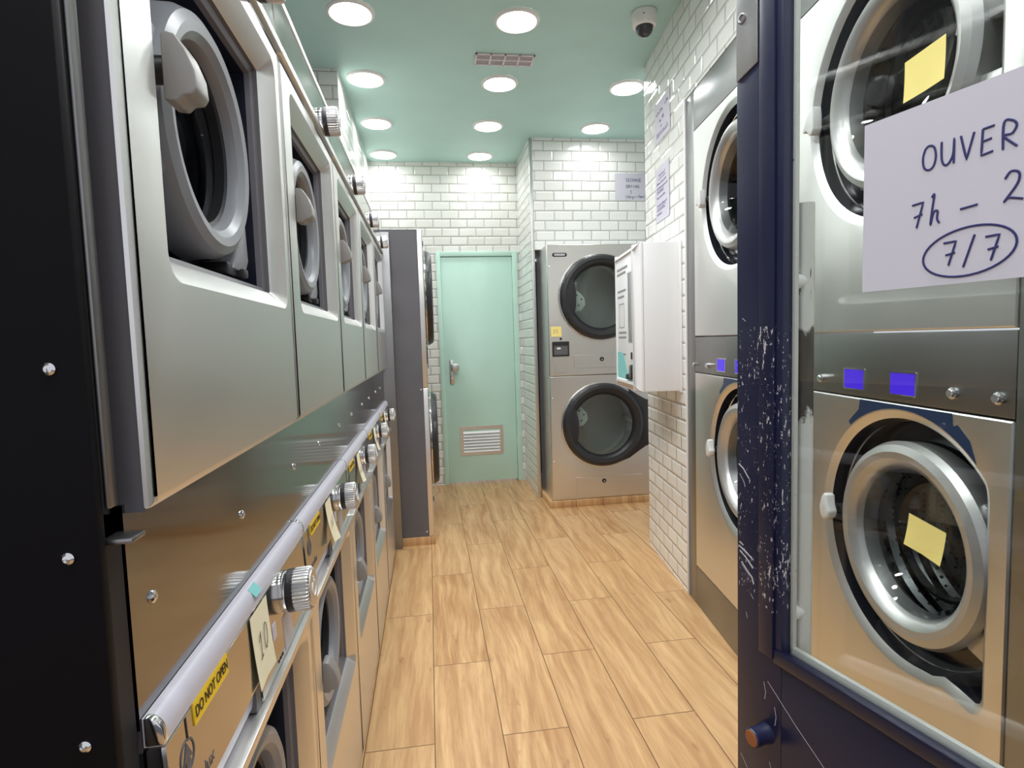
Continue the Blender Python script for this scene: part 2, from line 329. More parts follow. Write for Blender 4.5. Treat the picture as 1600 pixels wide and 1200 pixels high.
def write(lines, m, parent, pen, name='handwriting', extra=()):
    """lines: (text, x, z, height, letter pitch, slope); ribbons of ink on the local plane y=0"""
    cu = bpy.data.curves.new(name, 'CURVE'); cu.dimensions = '3D'; cu.bevel_depth = pen; cu.bevel_resolution = 1; cu.materials.append(m)
    def add(pts):
        sp = cu.splines.new('POLY'); sp.points.add(len(pts)-1)
        for p, (x, z) in zip(sp.points, pts): p.co = (x, 0, z, 1)
    for s, x, z, h, w, sl in lines:
        for i, ch in enumerate(s):
            for st in GL.get(ch, []):
                q = []
                for k_ in range(len(st)-1):            # round strokes are smoothed, straight ones kept
                    p0, p1, p2, p3 = st[max(0, k_-1)], st[k_], st[k_+1], st[min(len(st)-1, k_+2)]
                    if len(st) > 4 and st[0] == st[-1]: p0 = st[-2] if k_ == 0 else p0; p3 = st[1] if k_ == len(st)-2 else p3
                    for m_ in range(5):
                        u = m_/5
                        q.append(tuple(.5*(2*p1[c]+(p2[c]-p0[c])*u+(2*p0[c]-5*p1[c]+4*p2[c]-p3[c])*u*u+(3*p1[c]-p0[c]-3*p2[c]+p3[c])*u**3) if len(st) > 4 else p1[c]+(p2[c]-p1[c])*u for c in (0, 1)))
                q.append(st[-1]); add([(x+(i+.78*px)*w, z+pz*h+sl*(i+px)*w) for px, pz in q])
    for e in extra: add(e)
    o = bpy.data.objects.new(name, cu); COL.objects.link(o)
    dg = bpy.context.evaluated_depsgraph_get(); me = bpy.data.meshes.new_from_object(o.evaluated_get(dg)); bpy.data.objects.remove(o); bpy.data.curves.remove(cu)
    o = bpy.data.objects.new(name, me); COL.objects.link(o); o.parent = parent; o.scale = (1, .35, 1); return o
def scribble(x0, x1, z, h, seed):
    r = random.Random(seed); n = max(4, int((x1-x0)/h*2.2)); return [(x0+(x1-x0)*i/n, z+h*(.1+.8*r.random())*(1 if i % 2 else -.2)) for i in range(n+1)]
def paper(name, w, h, m, curl=.0, t=.0005):
    """sheet standing on local z, facing -y, gently curled away at the free edges"""
    b = MB(); n = 10; rows = []
    for side in (0, 1):
        G = []
        for j in range(n+1):
            G.append(b.loop([(-w/2+w*i/n, side*t - curl*((j/n)**2)*(.4+.6*abs(2*i/n-1)), h/2-h*j/n) for i in range(n+1)]))
        rows.append(G)
        for j in range(n):
            for i in range(n): b.bm.faces.new((G[j][i], G[j][i+1], G[j+1][i+1], G[j+1][i]))
    A, B = rows
    edge = lambda G: G[0]+[G[j][-1] for j in range(1, n+1)]+G[-1][-2::-1]+[G[j][0] for j in range(n-1, 0, -1)]
    b.strip(edge(A), edge(B)); return b

# ================================================================== SETTING
ZC = 2.803
D = Vector((math.sin(YR), math.cos(YR), 0)); N = Vector((math.cos(YR), -math.sin(YR), 0)); RW = Vector((1.20975, 2.57827, 0))
RZ = -PI/2-YR                              # right-wall machines look towards -N
def onwall(s, z=0, off=0): p = RW+D*s-N*off; return (p.x, p.y, z)
struct(MB().box(-1.3, 2.9, -1.2, 5.5, -.08, 0).build('floor', M['floor']))
struct(MB().box(-1.3, 2.9, -.15, 5.5, ZC, ZC+.12).build('ceiling', M['mint']))
# left side: the tiled wall stands proud behind the tall dryer, its near end tiled too
def wallbox(name, m, L, z0, z1, th, loc, rz):   # local x along the wall, face at y=0, body behind
    o = MB().box(0, L, 0, th, z0, z1).build(name, m); return struct(at(o, loc, rz))
wallbox('wall_left', tiles('metro_tile_left', .02, .0, .15, .0752), 1.64, 1.97, ZC, .5, (-.441, 3.447, 0), PI/2)
struct(at(MB().box(0, .75, -.012, 0, 1.98, ZC).build('wall_left_return', tiles('metro_tile_return', .02, .008, .155, .0752)), (-1.192, 3.4465, 0)))
struct(MB().box(-.95, -.441, 3.62, 5.086, 0, 1.97).build('wall_left_lower', M['grayroom']))
struct(MB().box(-1.3, -1.0, .0, 3.6, 0, ZC).build('wall_left_near', M['grayroom']))
# back wall with the door opening
bw = MB()
for x0, x1, z0, z1 in ((-.95, .094, 0, ZC), (.094, .803, 2.047, ZC), (.803, .85, 0, ZC)): bw.box(x0, x1, 0, .15, z0, z1)
struct(at(bw.build('wall_back', tiles('metro_tile_back', .083, .011, .1463, .0746)), (0, 5.085, 0)))
# short return of the niche and the wall above the niche dryer
wallbox('wall_niche_left', tiles('metro_tile_nook', .03, .011, .148, .0746), .60, 0, ZC, .03, (.823, 5.085, 0), -PI/2)
struct(MB().box(.823, .846, 4.455, 4.480, 0, ZC, .002).build('trim_1', M['alu']))
wallbox('wall_niche_back', tiles('metro_tile_niche', 1.005-.846, .056-1.957+1.957, .1476, .0757), 1.6, 1.957, ZC, .5, (.846, 4.44, 0), 0)
struct(MB().box(.853, 2.5, 5.09, 5.2, 0, 1.957).build('wall_niche_rear', M['gap']))  # closing wall, the dark of the niche interior put into its colour
# right wall: pier beside the machines, panel above them, stretch past them
rwm = tiles('metro_tile_right', .02, .0163, .158, .0754)
b = MB(); b.box(0, .7045, 0, .9, 0, ZC); b.box(-1.822, 0, 0, .9, 2.336, ZC); b.box(-2.75, -1.822, 0, .9, 0, ZC)
o = b.build('wall_right', rwm); o.matrix_world = Matrix.Translation(RW) @ Matrix(((D.x, N.x, 0, 0), (D.y, N.y, 0, 0), (0, 0, 1, 0), (0, 0, 0, 1)))
struct(o)
struct(at(MB().box(-.006, .006, -.004, .006, 0, 2.334, .002).build('trim_2', M['white']), onwall(.002)))
# street side, behind the photographer
struct(MB().box(-3, 4, -3.0, -1.2, -.12, -.04).build('floor_pavement', M['pave']))
struct(MB().box(.80, 2.9, -.30, -.10, 0, ZC).build('wall_front', M['grayroom']))
# mint door and its frame
fr = MB()
for x0, x1, z0, z1 in ((.094, .131, 0, 2.047), (.757, .803, 0, 2.047), (.131, .757, 2.006, 2.047)): fr.box(x0, x1, 0, .12, z0, z1, .003)
dr = struct(thing('door_1', 'mint green flush door with a louvre grille at the back of the room', 'door', (.133, 5.085, .012)))
at(fr.build('door_frame', M['door'], dr), (-.133, -.013, -.012))
MB().box(0, .622, 0, .04, .004, 1.990, .002).build('door_leaf', M['door'], dr)
p = MB(); p.box(.043, .083, -.008, 0, .882, 1.096, .003); p = p.build('handle_plate', M['satin'], dr)
MB().box(.052, .125, -.052, -.036, 1.000, 1.064, .006).box(.058, .078, -.04, -.006, 1.02, 1.045, .004).build('lever', M['satin'], p)
MB().lathe((.063, 0, .935), [(.011, -.007), (.011, -.014), (.009, -.016)], 20, cap1=True).build('lock_cylinder', M['alu'], p)
g = MB(); g.plate(rrect(.112, .500, .238, .500, .003), rrect(.142, .470, .268, .470, .003), [(0, -.004), (-.002, 0)], [(0, -.004), (0, .006)])
g = g.build('grille_frame', M['alu'], dr)
for i in range(7):
    z = .280+i*.0275
    MB().prism([(-.015, z-.009), (-.013, z-.0105), (.006, z+.011), (.004, z+.013)], .143, .469, lambda x, y, z: (y, x-.001, z)).build('louvre', M['frontw'], g)
MB().box(.142, .470, .004, .0058, .268, .470).build('grille_backing', M['gap'], g)
for z in (.30, .98, 1.62): MB().lathe((.627, -.004, z), [(.006, 0), (.006, .09)], 12, 'z', True, True).build('hinge', M['door'], dr)

# ================================================================== LEFT ROW OF MACHINES
def washer(fh, z0, hole_top, ctrl, knob, drawer, label, cat, group):
    """local x along the row, y into the machine, z up; front sheet fh high, control strip ctrl=(z, height)"""
    root = thing('washing_machine', label, cat, (0, 0, 0), PI/2, group)
    w = .595; dm = .60
    zt = ctrl[0]+ctrl[1]
    MB().shell(.004, w-.004, .026, dm, .002-z0, zt-.004).box(.004, .008, .0078, .026, .002-z0, ctrl[0]-.010).box(w-.008, w-.004, .0078, .026, .002-z0, ctrl[0]-.010).build('cabinet', M['side'], root)
    # pressed front with the square recess for the door
    hz0, hz1 = .215, hole_top
    hole = rrect(.072, .560, hz0, hz1, .030, 6)
    outer = rrect(.0025, w-.0025, -z0+.004, ctrl[0]-.006, .004, 3)
    prof = [(0, 0), (.003, .002), (.024, .020), (.027, .024)]
    MB().plate(outer, hole, [(.010, 0), (.004, .002), (.001, .004), (0, .0075)], prof).build('front_panel', M['steel'], root)
    cz = .425; cx = .297
    ln = MB(); L_ = [ln.loop([(x, y, z) for x, z in inset(hole, d)]) for d, y in ((.0265, .0235), (.0275, .030), (.036, .034), (.038, .042))]
    for a, b in zip(L_, L_[1:]): ln.strip(a, b)
    ln.build('recess_liner', M['liner'], root)
    well = MB(); well.plate(inset(hole, .0375), circ(cx, cz, .118), [(.003, .084), (.002, .060), (0, .0415)], [(0, .084), (-.004, .090), (.004, .12)]); well.build('door_well', M['navyplastic'], root)
    # drum behind the glass
    dp = [(.122, .10), (.16, .14)]
    for i in range(7): dp += [(.165, .15+i*.03), (.158, .160+i*.03), (.165, .170+i*.03)]
    dp += [(.16, .37), (.03, .375), (.0, .375)]
    MB().lathe((cx, 0, cz), dp, 40).build('drum', M['drumdark'], root)
    # door: moulded ring, lug that carries the handle, glass, hinge foot
    d = MB(); d.lathe((cx, 0, cz), [(.113, .066), (.113, .040), (.117, .030), (.126, .022), (.138, .020), (.149, .026), (.155, .040), (.156, .074), (.113, .074), (.113, .066)], 64)
    d.prism([(.088, cz-.045), (.150, cz-.085), (.185, cz-.080), (.185, cz+.080), (.150, cz+.085), (.088, cz+.055)], .034, .072, bev=.008)
    d = d.build('door', M['ring'], root)
    gl = MB(); gl.lathe((cx, 0, cz), [(.1128, .050), (.109, .080), (.102, .110), (.088, .134), (.06, .150), (.0005, .156)], 48); gl.build('glass', M['glass'], d)
    MB().lathe((cx, 0, cz), [(.1135, .044), (.106, .046), (.106, .060), (.113, .064)], 48).build('glass_seal', M['rubber'], d)
    hx, hz = .121, .434
    hd = MB(); hd.prism([(0, -.048), (.016, -.050), (.024, -.041), (.036, -.040), (.042, -.030), (.040, -.004), (.030, .026), (.018, .046), (.006, .050), (0, .047)], hx-.018, hx+.017, lambda x, y, z: (y, .006-x*.78, hz+z*.70), .005, 3)
    hd = hd.build('handle', M['handle'], d)
    MB().lathe((hx-.002, 0, hz+.002), [(.014, .036), (.014, .0)], 16, cap0=True, cap1=True).build('handle_shaft', M['rubber'], hd)
    lk = MB(); lk.plate(rrect(.094, .106, cz+.064, cz+.075, .002, 2), rrect(.096, .104, cz+.066, cz+.073, .001, 2), [(0, .0335), (0, .0345)], [(0, .0335), (0, .0345)])
    lk.tube([(.0965, .0337, cz+.075), (.0965, .0337, cz+.079), (.100, .0337, cz+.082), (.1035, .0337, cz+.079), (.1035, .0337, cz+.075)], .0007, 6)
    lk.tube([(.094+.012*math.cos(a), .0337, cz+.088+.012*math.sin(a)) for a in [PI*.15+i*PI*.5/6 for i in range(7)]], .0008, 6); lk.build('lock_symbol', M['blackink'], d)
    MB().prism([(cx+.090, hz0+.052), (cx+.150, hz0+.050), (cx+.168, hz0+.070), (cx+.160, hz0+.150), (cx+.125, hz0+.10)], .036, .076, bev=.006).build('door_foot', M['ring'], d)
    MB().box(cx+.075, cx+.150, .040, .078, hz0+.042, hz0+.062, .005).box(cx+.120, cx+.140, .030, .05, hz0+.042, hz0+.056, .003).build('hinge', M['rubber'], root)
    # control panel leaning back above the front; drawer, scoop, knob, rail
    c0, ch = ctrl; th = .05
    def tilt(x, y, z): return (x, y*math.cos(th)+(z-c0)*math.sin(th)+.001, c0+(z-c0)*math.cos(th)-y*math.sin(th))
    MB().prism(rrect(.001, w-.001, c0-.006, c0+.008, .003, 3), -.008, .03, lambda x, y, z: (x, y, z), .003).build('strip', M['steel'], root)
    xs = .278 if drawer else .003
    cp = MB(); cp.plate(rrect(xs, w-.003, c0+.009, c0+ch-.030, .003, 2), None, [(.002, 0), (0, .002), (0, .03)], []); cp.xf(Matrix.Identity(4))
    for v in cp.bm.verts: v.co = tilt(*v.co)
    cp = cp.build('control_panel', M['panel'], root)
    if drawer:
        dw = MB(); dw.plate(rrect(.004, .272, c0+.044, c0+ch-.030, .003, 2), None, [(.002, -.001), (0, .002), (0, .03)], [])
        for v in dw.bm.verts: v.co = tilt(*v.co)
        dw = dw.build('detergent_drawer', M['panel'], root)
        sc = MB(); sc.prism([(.004, c0+.046), (.036, c0+.046), (.036, c0+.008), (.020, c0+.006), (.008, c0+.018)], .006, .262, lambda x, y, z: (y, x+.002, z))
        sc.build('drawer_scoop', M['rail'], root)
        MB().prism([(.256, c0+.045), (.276, c0+.045), (.276, c0+.010), (.256, c0+.010)], .004, .03).build('scoop_cheek', M['side'], root)
        tl = MB(); tl.plate(rrect(.066, .166, c0+ch-.053, c0+ch-.0285, .001, 2), None, [(0, -.0025), (0, .0)], [])
        for v in tl.bm.verts: v.co = tilt(*v.co)
        tl = tl.build('warning_label', M['ylabel'], dw); tl['label'] = 'yellow label reading DO NOT OPEN'
        q = tilt(.116, -.0032, c0+ch-.0408); text('lettering', 'DO NOT OPEN', .0172, M['blackink'], tl, q, (PI/2-th, 0, 0), .0002, sx=.80)
        q = Vector(tilt(.044, -.0012, c0+.106))
        em = MB(); em.plate(circ(0, 0, .0165, 32), circ(0, 0, .0145, 32), [(0, -.0006), (0, .001)], [(0, -.0006), (0, .001)])
        em.prism([(0, .013), (-.011, -.006), (0, -.0015), (.011, -.006)], -.0006, .001); em.prism(circ(0, -.0075, .0055, 14), -.0006, .001)
        em.xf(Matrix.Translation(q) @ Matrix.Rotation(-th, 4, 'X')); em.build('emblem', M['side'], dw)
        q = tilt(.060, -.0012, c0+.066); text('brand_lettering', 'Electrolux', .021, M['side'], dw, q, (PI/2-th, 0, 0), .0003)
        MB().prism(rrect(.047, .050, c0+ch-.056, c0+ch-.032, .0005, 1), -.0016, 0, tilt).build('slot_mark', M['gap'], dw)
    ku, kz = knob
    K = MB(); kc = Vector(tilt(ku, 0, kz))
    R = Matrix.Translation(kc) @ Matrix.Rotation(-th, 4, 'X')
    K = MB().lathe((0, 0, 0), [(.033, .002), (.034, -.004), (.033, -.010)], 40, cap0=True, cap1=True).xf(R).build('knob', M['chrome'], root)
    MB().lathe((0, 0, 0), [(.0345, -.010), (.035, -.012), (.035, -.021), (.0345, -.022)], 40, cap0=True, cap1=True).xf(R).build('band', M['rubber'], K)
    cap = MB().ribbed((0, 0, 0), .0355, .0018, [(-.002, -.020), (0, -.022), (0, -.044), (-.001, -.046), (-.004, -.048)])
    cap.lathe((0, 0, 0), [(.030, -.0478), (.029, -.0495), (.001, -.0500)], 40); cap.xf(R).build('cap', M['satin'], K)
    pp = [(.013*math.cos(a), -.0503, .013*math.sin(a)) for a in [PI*.7+i*PI*1.6/14 for i in range(15)]]
    MB().tube(pp, .0011, 6).tube([(0, -.0503, .008), (0, -.0503, .019)], .0011, 6).xf(R).build('symbol', M['white'], K)
    if drawer:
        pr = MB(); pr.prism(rrect(ku-.022, ku+.028, c0+.014, kz-.036, .002, 2), -.0008, .001, tilt).build('printed_panel', M['rail'], cp)
        for i in range(3): MB().prism(rrect(.365+.011*i, .372+.011*i, c0+.018, c0+.022, .001, 2), -.0008, .001, tilt).build('button', M['gap'], cp)
        MB().prism(rrect(.352, .372, c0+.06, c0+.085, .002, 2), -.0008, .001, tilt).build('programme_icon', M['rail'], cp)
    bk = .0238-(ch-.028)*math.sin(th); P = [(-.001, ch-.028)]+[(.0135+.0145*math.cos(PI-k*PI/24), ch-.021+.021*math.sin(PI-k*PI/24)) for k in range(13)]+[(bk, ch), (bk, ch-.028)]
    zr = c0; off = (ch-.028)*math.sin(th)
    rl = MB(); rl.prism([(a+off, zr+b) for a, b in P], .002, w-.002, lambda x, y, z: (y, x, z))
    rl.build('rail', M['rail'] if drawer else M['steel'], root)
    if drawer:
        e = MB(); e.prism([(a+off-.0015, zr+b+.001) for a, b in P], .0004, .009, lambda x, y, z: (y, x, z), .002); e.build('rail_end', M['chrome'], root)
    return root
XF = -.25; Y0 = .545; PW = .595
low = washer(.64, .11, .622, (.640, .175), (.432, .746), True, '', 'washing machine', 'lower row of steel washing machines')
upp = washer(.675, 0, .650, (.688, .152), (.440, .722), False, '', 'washing machine', 'upper row of steel washing machines')
lowlab = ['lower steel washing machine nearest the camera, with the cream note reading 10', 'second lower washing machine from the camera, cream note on its panel beside a ribbed knob', 'third lower washing machine of the left row, counted from the camera, middle of five',
          'fourth lower washing machine along the left row, next but one to the tall dark dryer', 'last lower washing machine of the left row, against the filler strip by the tall dryer']
upplab = ['large upper washing machine nearest the camera, its pale handle shown close up', 'second upper washing machine of the left row, beyond the first front seam', 'third upper washing machine of the left row, counted from the camera, middle of five',
          'fourth upper washing machine of the left row, second from the tall dark dryer', 'last upper washing machine of the left row, beside the tall dark dryer']
lows, upps = [low], [upp]
for i in range(5):
    a = low if i == 0 else copy_tree(low); b = upp if i == 0 else copy_tree(upp)
    a.location = (XF, Y0+PW*i, .11); b.location = (XF, Y0+PW*i, 1.115)
    a['label'] = lowlab[i]; b['label'] = upplab[i]
# sheet between the two rows
sp = thing('splash_panel', 'long dark polished steel sheet between the two rows of washing machines', 'panel', (XF-.0245, Y0, 0), PI/2)
MB().box(.0, PW*5-.002, 0, .010, .915, 1.125).build('sheet', M['mirror'], sp)
for i in range(5):
    for u in (.040, .31): MB().lathe((PW*i+u, 0, 1.024), [(.0065, .001), (.0062, -.002), (.004, -.0035), (.0005, -.004)], 16).build('screw', M['chrome'], sp)
# dark end sheet facing the street
ep = thing('end_panel', 'near-black screwed sheet closing the street end of the left machine row', 'panel', (-.272, .500, 0))
MB().box(-.70, 0, 0, .012, .0, 2.35, .0012).build('sheet', M['endp'], ep)
for x, z in ((-.0222, 1.096), (-.0220, .9365), (-.0235, 1.249)): MB().lathe((x, 0, z), [(.005, .001), (.005, -.002), (.003, -.0035), (.0004, -.004)], 16).build('screw', M['chrome'], ep)
MB().box(-.001, .004, .014, .028, 1.13, 2.30, .002).build('edge_strip', M['dark_steel'], ep)
MB().box(-.004, .020, .012, .036, 1.100, 1.105, .0015).build('bracket', M['dark_steel'], ep)
MB().box(-.60, -.004, .012, .042, .0, 1.098).build('inner_sheet', M['gap'], ep)
# filler strip next to the tall dryer
tag(MB().box(-.52, -.207, 3.528, 3.570, 0, 1.925, .002).build('filler_strip', M['dark_steel']), 'narrow grey steel filler strip between the washing machines and the tall dryer', 'filler strip')

# ================================================================== DRYERS
def dryer(label, loc, rz, skin):
    root = thing('tumble_dryer', label, 'tumble dryer', loc, rz, 'stacked tumble dryers')
    w, H, dp = .80, 1.90, .41
    MB().shell(.003, w-.003, .028, dp, 0, H-.002).build('cabinet', skin, root)
    MB().box(-.001, w+.001, .030, .034, .934, .937).build('joint', M['alu'], root)
    for nm, z0, z1, cz in (('upper_front', .937, H, 1.512), ('lower_front', .0, .934, .560)):
        cx = .402
        f = MB(); f.plate(rrect(0, w, z0, z1, .004, 2), circ(cx, cz, .270), [(.006, 0), (.002, .002), (0, .006), (0, .03)], [(0, 0), (.004, .004), (.006, .05)]); f = f.build(nm, M['warm'], root)
        dpf = [(.262, .03), (.30, .06), (.30, .30), (.28, .32), (.05, .325), (.0005, .325)]
        dm = MB().lathe((cx, 0, cz), dpf, 48).build('drum', M['dryerdrum'], root)
        for k in range(3):
            a = .5+k*2*PI/3; r = MB(); r.prism([(-.03, 0), (.03, 0), (.012, .05), (-.012, .05)], .07, .30, bev=.008)
            r.xf(Matrix.Translation((cx, 0, cz)) @ Matrix.Rotation(a, 4, 'Y') @ Matrix.Translation((0, 0, -.299))); r.build('lifter', M['satin'], dm)
        bo = 0 if nm == 'upper_front' else .085
        bh = MB().prism([(cx+p, cz+bo+q) for p, q in ((-.262, -.09), (-.20, -.10), (-.14, -.095), (-.105, -.05), (-.11, 0), (-.15, .045), (-.20, .07), (-.262, .07))], .048, .054, bev=.002).build('pale_plate', M['paleplate'], f)  # pale lens-shaped plate with three dark dots behind the glass
        for bx_, bz_ in ((-.17, .02), (-.135, -.01), (-.155, -.055)): MB().lathe((cx+bx_, 0, cz+bo+bz_), [(.006, .0475), (.006, .046), (.0005, .046)], 12).build('plate_dot', M['gap'], bh)
        d = MB(); d.lathe((cx, 0, cz), [(.228, -.010), (.234, -.026), (.250, -.042), (.280, -.052), (.300, -.046), (.314, -.020), (.315, -.001), (.228, -.001), (.228, -.010)], 72)
        # hinge side widens into a wing that runs to the edge of the front
        d.prism([(cx+.10, cz-.298), (cx+.20, cz-.262), (cx+.27, cz-.215), (cx+.33, cz-.178), (w-.004, cz-.160), (w-.004, cz+.165), (cx+.33, cz+.180), (cx+.27, cz+.215), (cx+.20, cz+.262), (cx+.285, cz+.06), (cx+.285, cz-.06), (cx+.20, cz-.20)], -.022, -.001, bev=.004)
        d.prism([(cx-.300, cz-.085), (cx-.275, cz-.15), (cx-.215, cz-.14), (cx-.198, cz-.06), (cx-.196, cz+.04), (cx-.215, cz+.12), (cx-.275, cz+.15), (cx-.300, cz+.085)], -.047, -.012, bev=.006)
        d = d.build('door', M['rubber'], root)
        MB().lathe((cx, 0, cz), [(.316, -.001), (.322, -.006), (.320, -.012), (.3145, -.013)], 72).build('rim', M['chrome'], d)
        MB().lathe((cx, 0, cz), [(.229, -.018), (.20, -.026), (.12, -.034), (.0005, -.037)], 48).build('glass', M['glassd'], d)
        if nm == 'upper_front':
            MB().prism(rrect(.042, .152, 1.810, 1.838, .013, 5), -.004, .001, bev=.0015).build('badge', M['rubber'], f)
            MB().prism(rrect(.056, .138, 1.816, 1.832, .007, 4), -.0052, -.003).build('badge_plate', M['satin'], f)
            MB().lathe((.092, 0, 1.212), [(.009, .001), (.009, -.003), (.006, -.005), (.0005, -.0055)], 20).build('lamp_button', M['gap'], f)
            bx = MB(); bx.plate(rrect(.026, .154, 1.082, 1.192, .003, 2), rrect(.038, .144, 1.094, 1.164, .003, 2), [(.001, -.006), (0, -.004), (0, .001)], [(0, -.006), (.002, .004)]); bx = bx.build('display_frame', M['rubber'], f)
            MB().box(.036, .146, -.0020, -.0008, 1.092, 1.166).build('display', M['side'], bx)
            MB().prism(circ(.075, 1.142, .016, 20, .007), -.0035, -.0020).build('display_icon', M['white'], bx)
            MB().plate(rrect(.028, .152, .962, 1.078, .002, 2), None, [(.001, -.0015), (0, 0), (0, .001)], []).build('service_plate', M['warm'], f)
            lz = (1.010, 1.088)
        else: lz = (.028, .165)
        lp = MB().plate(rrect(.190, .700, lz[0]-.020, lz[1], .003, 2), None, [(.0015, -.0025), (0, -.001), (0, .001)], []).build('lint_drawer', M['warm'], f)
        MB().lathe((.402, 0, lz[1]-.035), [(.016, -.002), (.016, -.006), (.012, -.008), (.0005, -.0075)], 24).build('lock', M['gap'], lp)
        MB().prism(circ(.402, lz[1]-.037, .006, 12), -.0105, -.0075).build('lock_cylinder', M['satin'], lp)
        for z in (z0+.30, z1-.16): MB().lathe((.016, 0, z), [(.005, .001), (.005, -.002), (.0005, -.004)], 12).build('screw', M['chrome'], f)
    for x, z in ((.0, .925), (.0, .03)):
        MB().lathe((0, .045, z), [(.006, .001), (.006, -.001), (.003, -.003)], 12, 'x', cap1=True).build('side_screw', M['chrome'], root)
    return root
dn = dryer('stacked steel dryer in the niche at the back right, behind the payment box', (.876, 4.160, .052), 0, M['satin'])
dl = dryer('tall stacked dryer at the end of the left row, dark grey side towards the camera', (-.012, 3.576, .052), PI/2, M['side'])
tag(MB().box(-.44, -.006, 3.572, 4.40, 0, .050, .002).build('plinth', M['floor']), 'low wood-look plinth under the tall dryer on the left', 'plinth')
tag(MB().box(.853, 1.66, 4.140, 5.08, 0, .050, .002).build('plinth', M['floor']), 'low wood-look plinth under the dryer in the niche', 'plinth')

# ================================================================== RIGHT WALL MACHINES (built in, two columns)
def rmachine(label, up):
    """local x to the right as seen from the aisle, y into the wall"""
    root = thing('washing_machine', label, 'washing machine', (0, 0, 0), RZ, 'large washing machines built into the right wall')
    w, H = .757, .905
    cx, cz, R = (.405, .562, .312) if up else (.475, .590, .300)
    # outline of the recess: round, with a hinge notch on the right
    xr = .715; P = []
    a0, a1 = math.radians(44 if up else 40), math.radians(283)
    for i in range(57): a = a0+(a1-a0)*i/56; P.append((cx+R*math.cos(a), cz+R*math.sin(a)))
    zb = .320 if not up else .300
    bl = P[-1]
    P += [(bl[0]+.035, bl[1]+.006), (bl[0]+.065, bl[1]+.022), (xr-.075, zb-.002), (xr-.030, zb-.008), (xr-.008, zb+.004), (xr, zb+.028), (xr, cz+.115)] + ([(xr-.010, cz+.165), (xr-.040, cz+.205)] if up else [(xr-.001, cz+.155), (xr-.004, cz+.178)])
    f = MB(); f.plate(rrect(.001, w-.001, .001, H-.001, .003, 2), P, [(.004, 0), (.001, .002), (0, .005), (0, .05)], [(0, 0), (.003, .001), (.020, .013)])
    f.build('front_panel', M['steel'], root)
    MB().box(.004, w-.004, .34, .62, .004, H-.004).build('cabinet', M['dark_steel'], root)
    wl = MB(); wl.plate(inset(P, .0195), circ(cx, cz, .190), [(.006, .070), (.004, .034), (0, .0128)], [(0, .070), (-.003, .08)]); wl.build('door_well', M['black'], root)
    MB().lathe((cx, .0, cz), [(R-.024, .046), (R-.0262, .044), (R-.028, .047)], 64).build('well_bead', M['chrome'], root)
    dp = [(.193, .08), (.20, .11)]
    for i in range(4): dp += [(.215, .12+i*.045), (.205, .135+i*.045), (.215, .15+i*.045)]
    dp += [(.205, .32), (.07, .325), (.06, .315), (.045, .32), (.0005, .32)]
    dm = MB().lathe((cx, 0, cz), dp, 48).build('drum', M['drum'] if not up else M['drumdark'], root)
    R2, ri = (.236, .182) if up else (.229, .170)
    d = MB(); d.lathe((cx+.012, 0, cz), [(ri, .066), (ri-.012, .050), (ri, .012), (ri+.006, .002), (ri+.020, -.008), (R2-.024, -.010), (R2-.008, -.002), (R2, .014), (R2-.004, .060), (ri, .066)], 72)
    d = d.build('door', M['silver'], root)
    MB().lathe((cx+.012, 0, cz), [(ri-.006, .018), (ri-.020, .040), (ri-.040, .085), (.085, .110), (.0005, .115)], 56).build('glass', M['glass'], d)
    MB().lathe((cx+.012, 0, cz), [(ri-.030, .092), (ri-.040, .088), (ri-.046, .100), (ri-.036, .110)], 56).build('seal', M['rubber'], d)
    hx, hz = (cx-.262, cz+.012) if up else (cx-.250, cz+.006)
    hw = [(-.022, .0), (-.012, .028), (-.002, .040), (.012, .038), (.016, .010), (.026, -.006), (.020, -.022), (.004, -.036), (-.012, -.034), (-.020, -.014)] if not up else [(-.040, -.012), (-.020, .022), (-.006, .040), (.010, .040), (.014, .016), (.014, -.020), (.004, -.036), (-.010, -.030), (-.020, -.016), (-.036, -.018)]
    h = MB().prism([(hx+a, hz+b) for a, b in hw], -.030, -.004, bev=.006, seg=3).build('handle', M['hwhite'], d)
    MB().box(hx+.004, cx-R2+.03, .002, .020, hz-.010, hz+.010, .004).box(hx-.008, hx+.012, -.01, .068, hz-.012, hz+.008, .004).build('handle_shaft', M['rubber'], h)
    for z0, z1, x0 in ((cz+.02, cz+.135, cx+.185), (cz-.165, cz-.085, cx+.185)): MB().prism([(x0-.02, z0), (xr-.028, z0-.012), (xr-.026, z1-.004), (x0+.010, z1+.006)], .024, .066, bev=.004).build('hinge', M['silver'], root)
    if not up:
        q = [(cx-.145, H-.004)]
        q += [(cx-.150, H-.03), (cx-.165, cz+.272), (cx-.190, cz+.250)]
        q += [(cx+(R+.002)*math.cos(a), cz+(R+.002)*math.sin(a)) for a in [math.radians(127-i*80/16) for i in range(17)]]
        q += [(cx+.190, cz+.262), (cx+.160, cz+.290), (cx+.148, H-.03), (cx+.145, H-.004)]
        MB().prism(q, -.0006, .0005).build('decal', M['navydecal'], root)
    return root
LZ, UZ = .187, 1.255
lr2 = rmachine('lower built-in washing machine beside the white tiled pier, partly behind the navy door stile', False); ur2 = rmachine('upper built-in washing machine beside the tiled wall, above the one by the pier', True)
lr1 = copy_tree(lr2); ur1 = copy_tree(ur2)
lr1['label'] = 'lower built-in washing machine behind the door glass, yellow note on its round door'; ur1['label'] = 'upper built-in washing machine behind the door glass, partly covered by the opening hours sheet'
for o, s, z in ((lr2, -.105, LZ), (ur2, -.105, UZ), (lr1, -.962, LZ), (ur1, -.962, UZ)): o.location = onwall(s, z, 0)
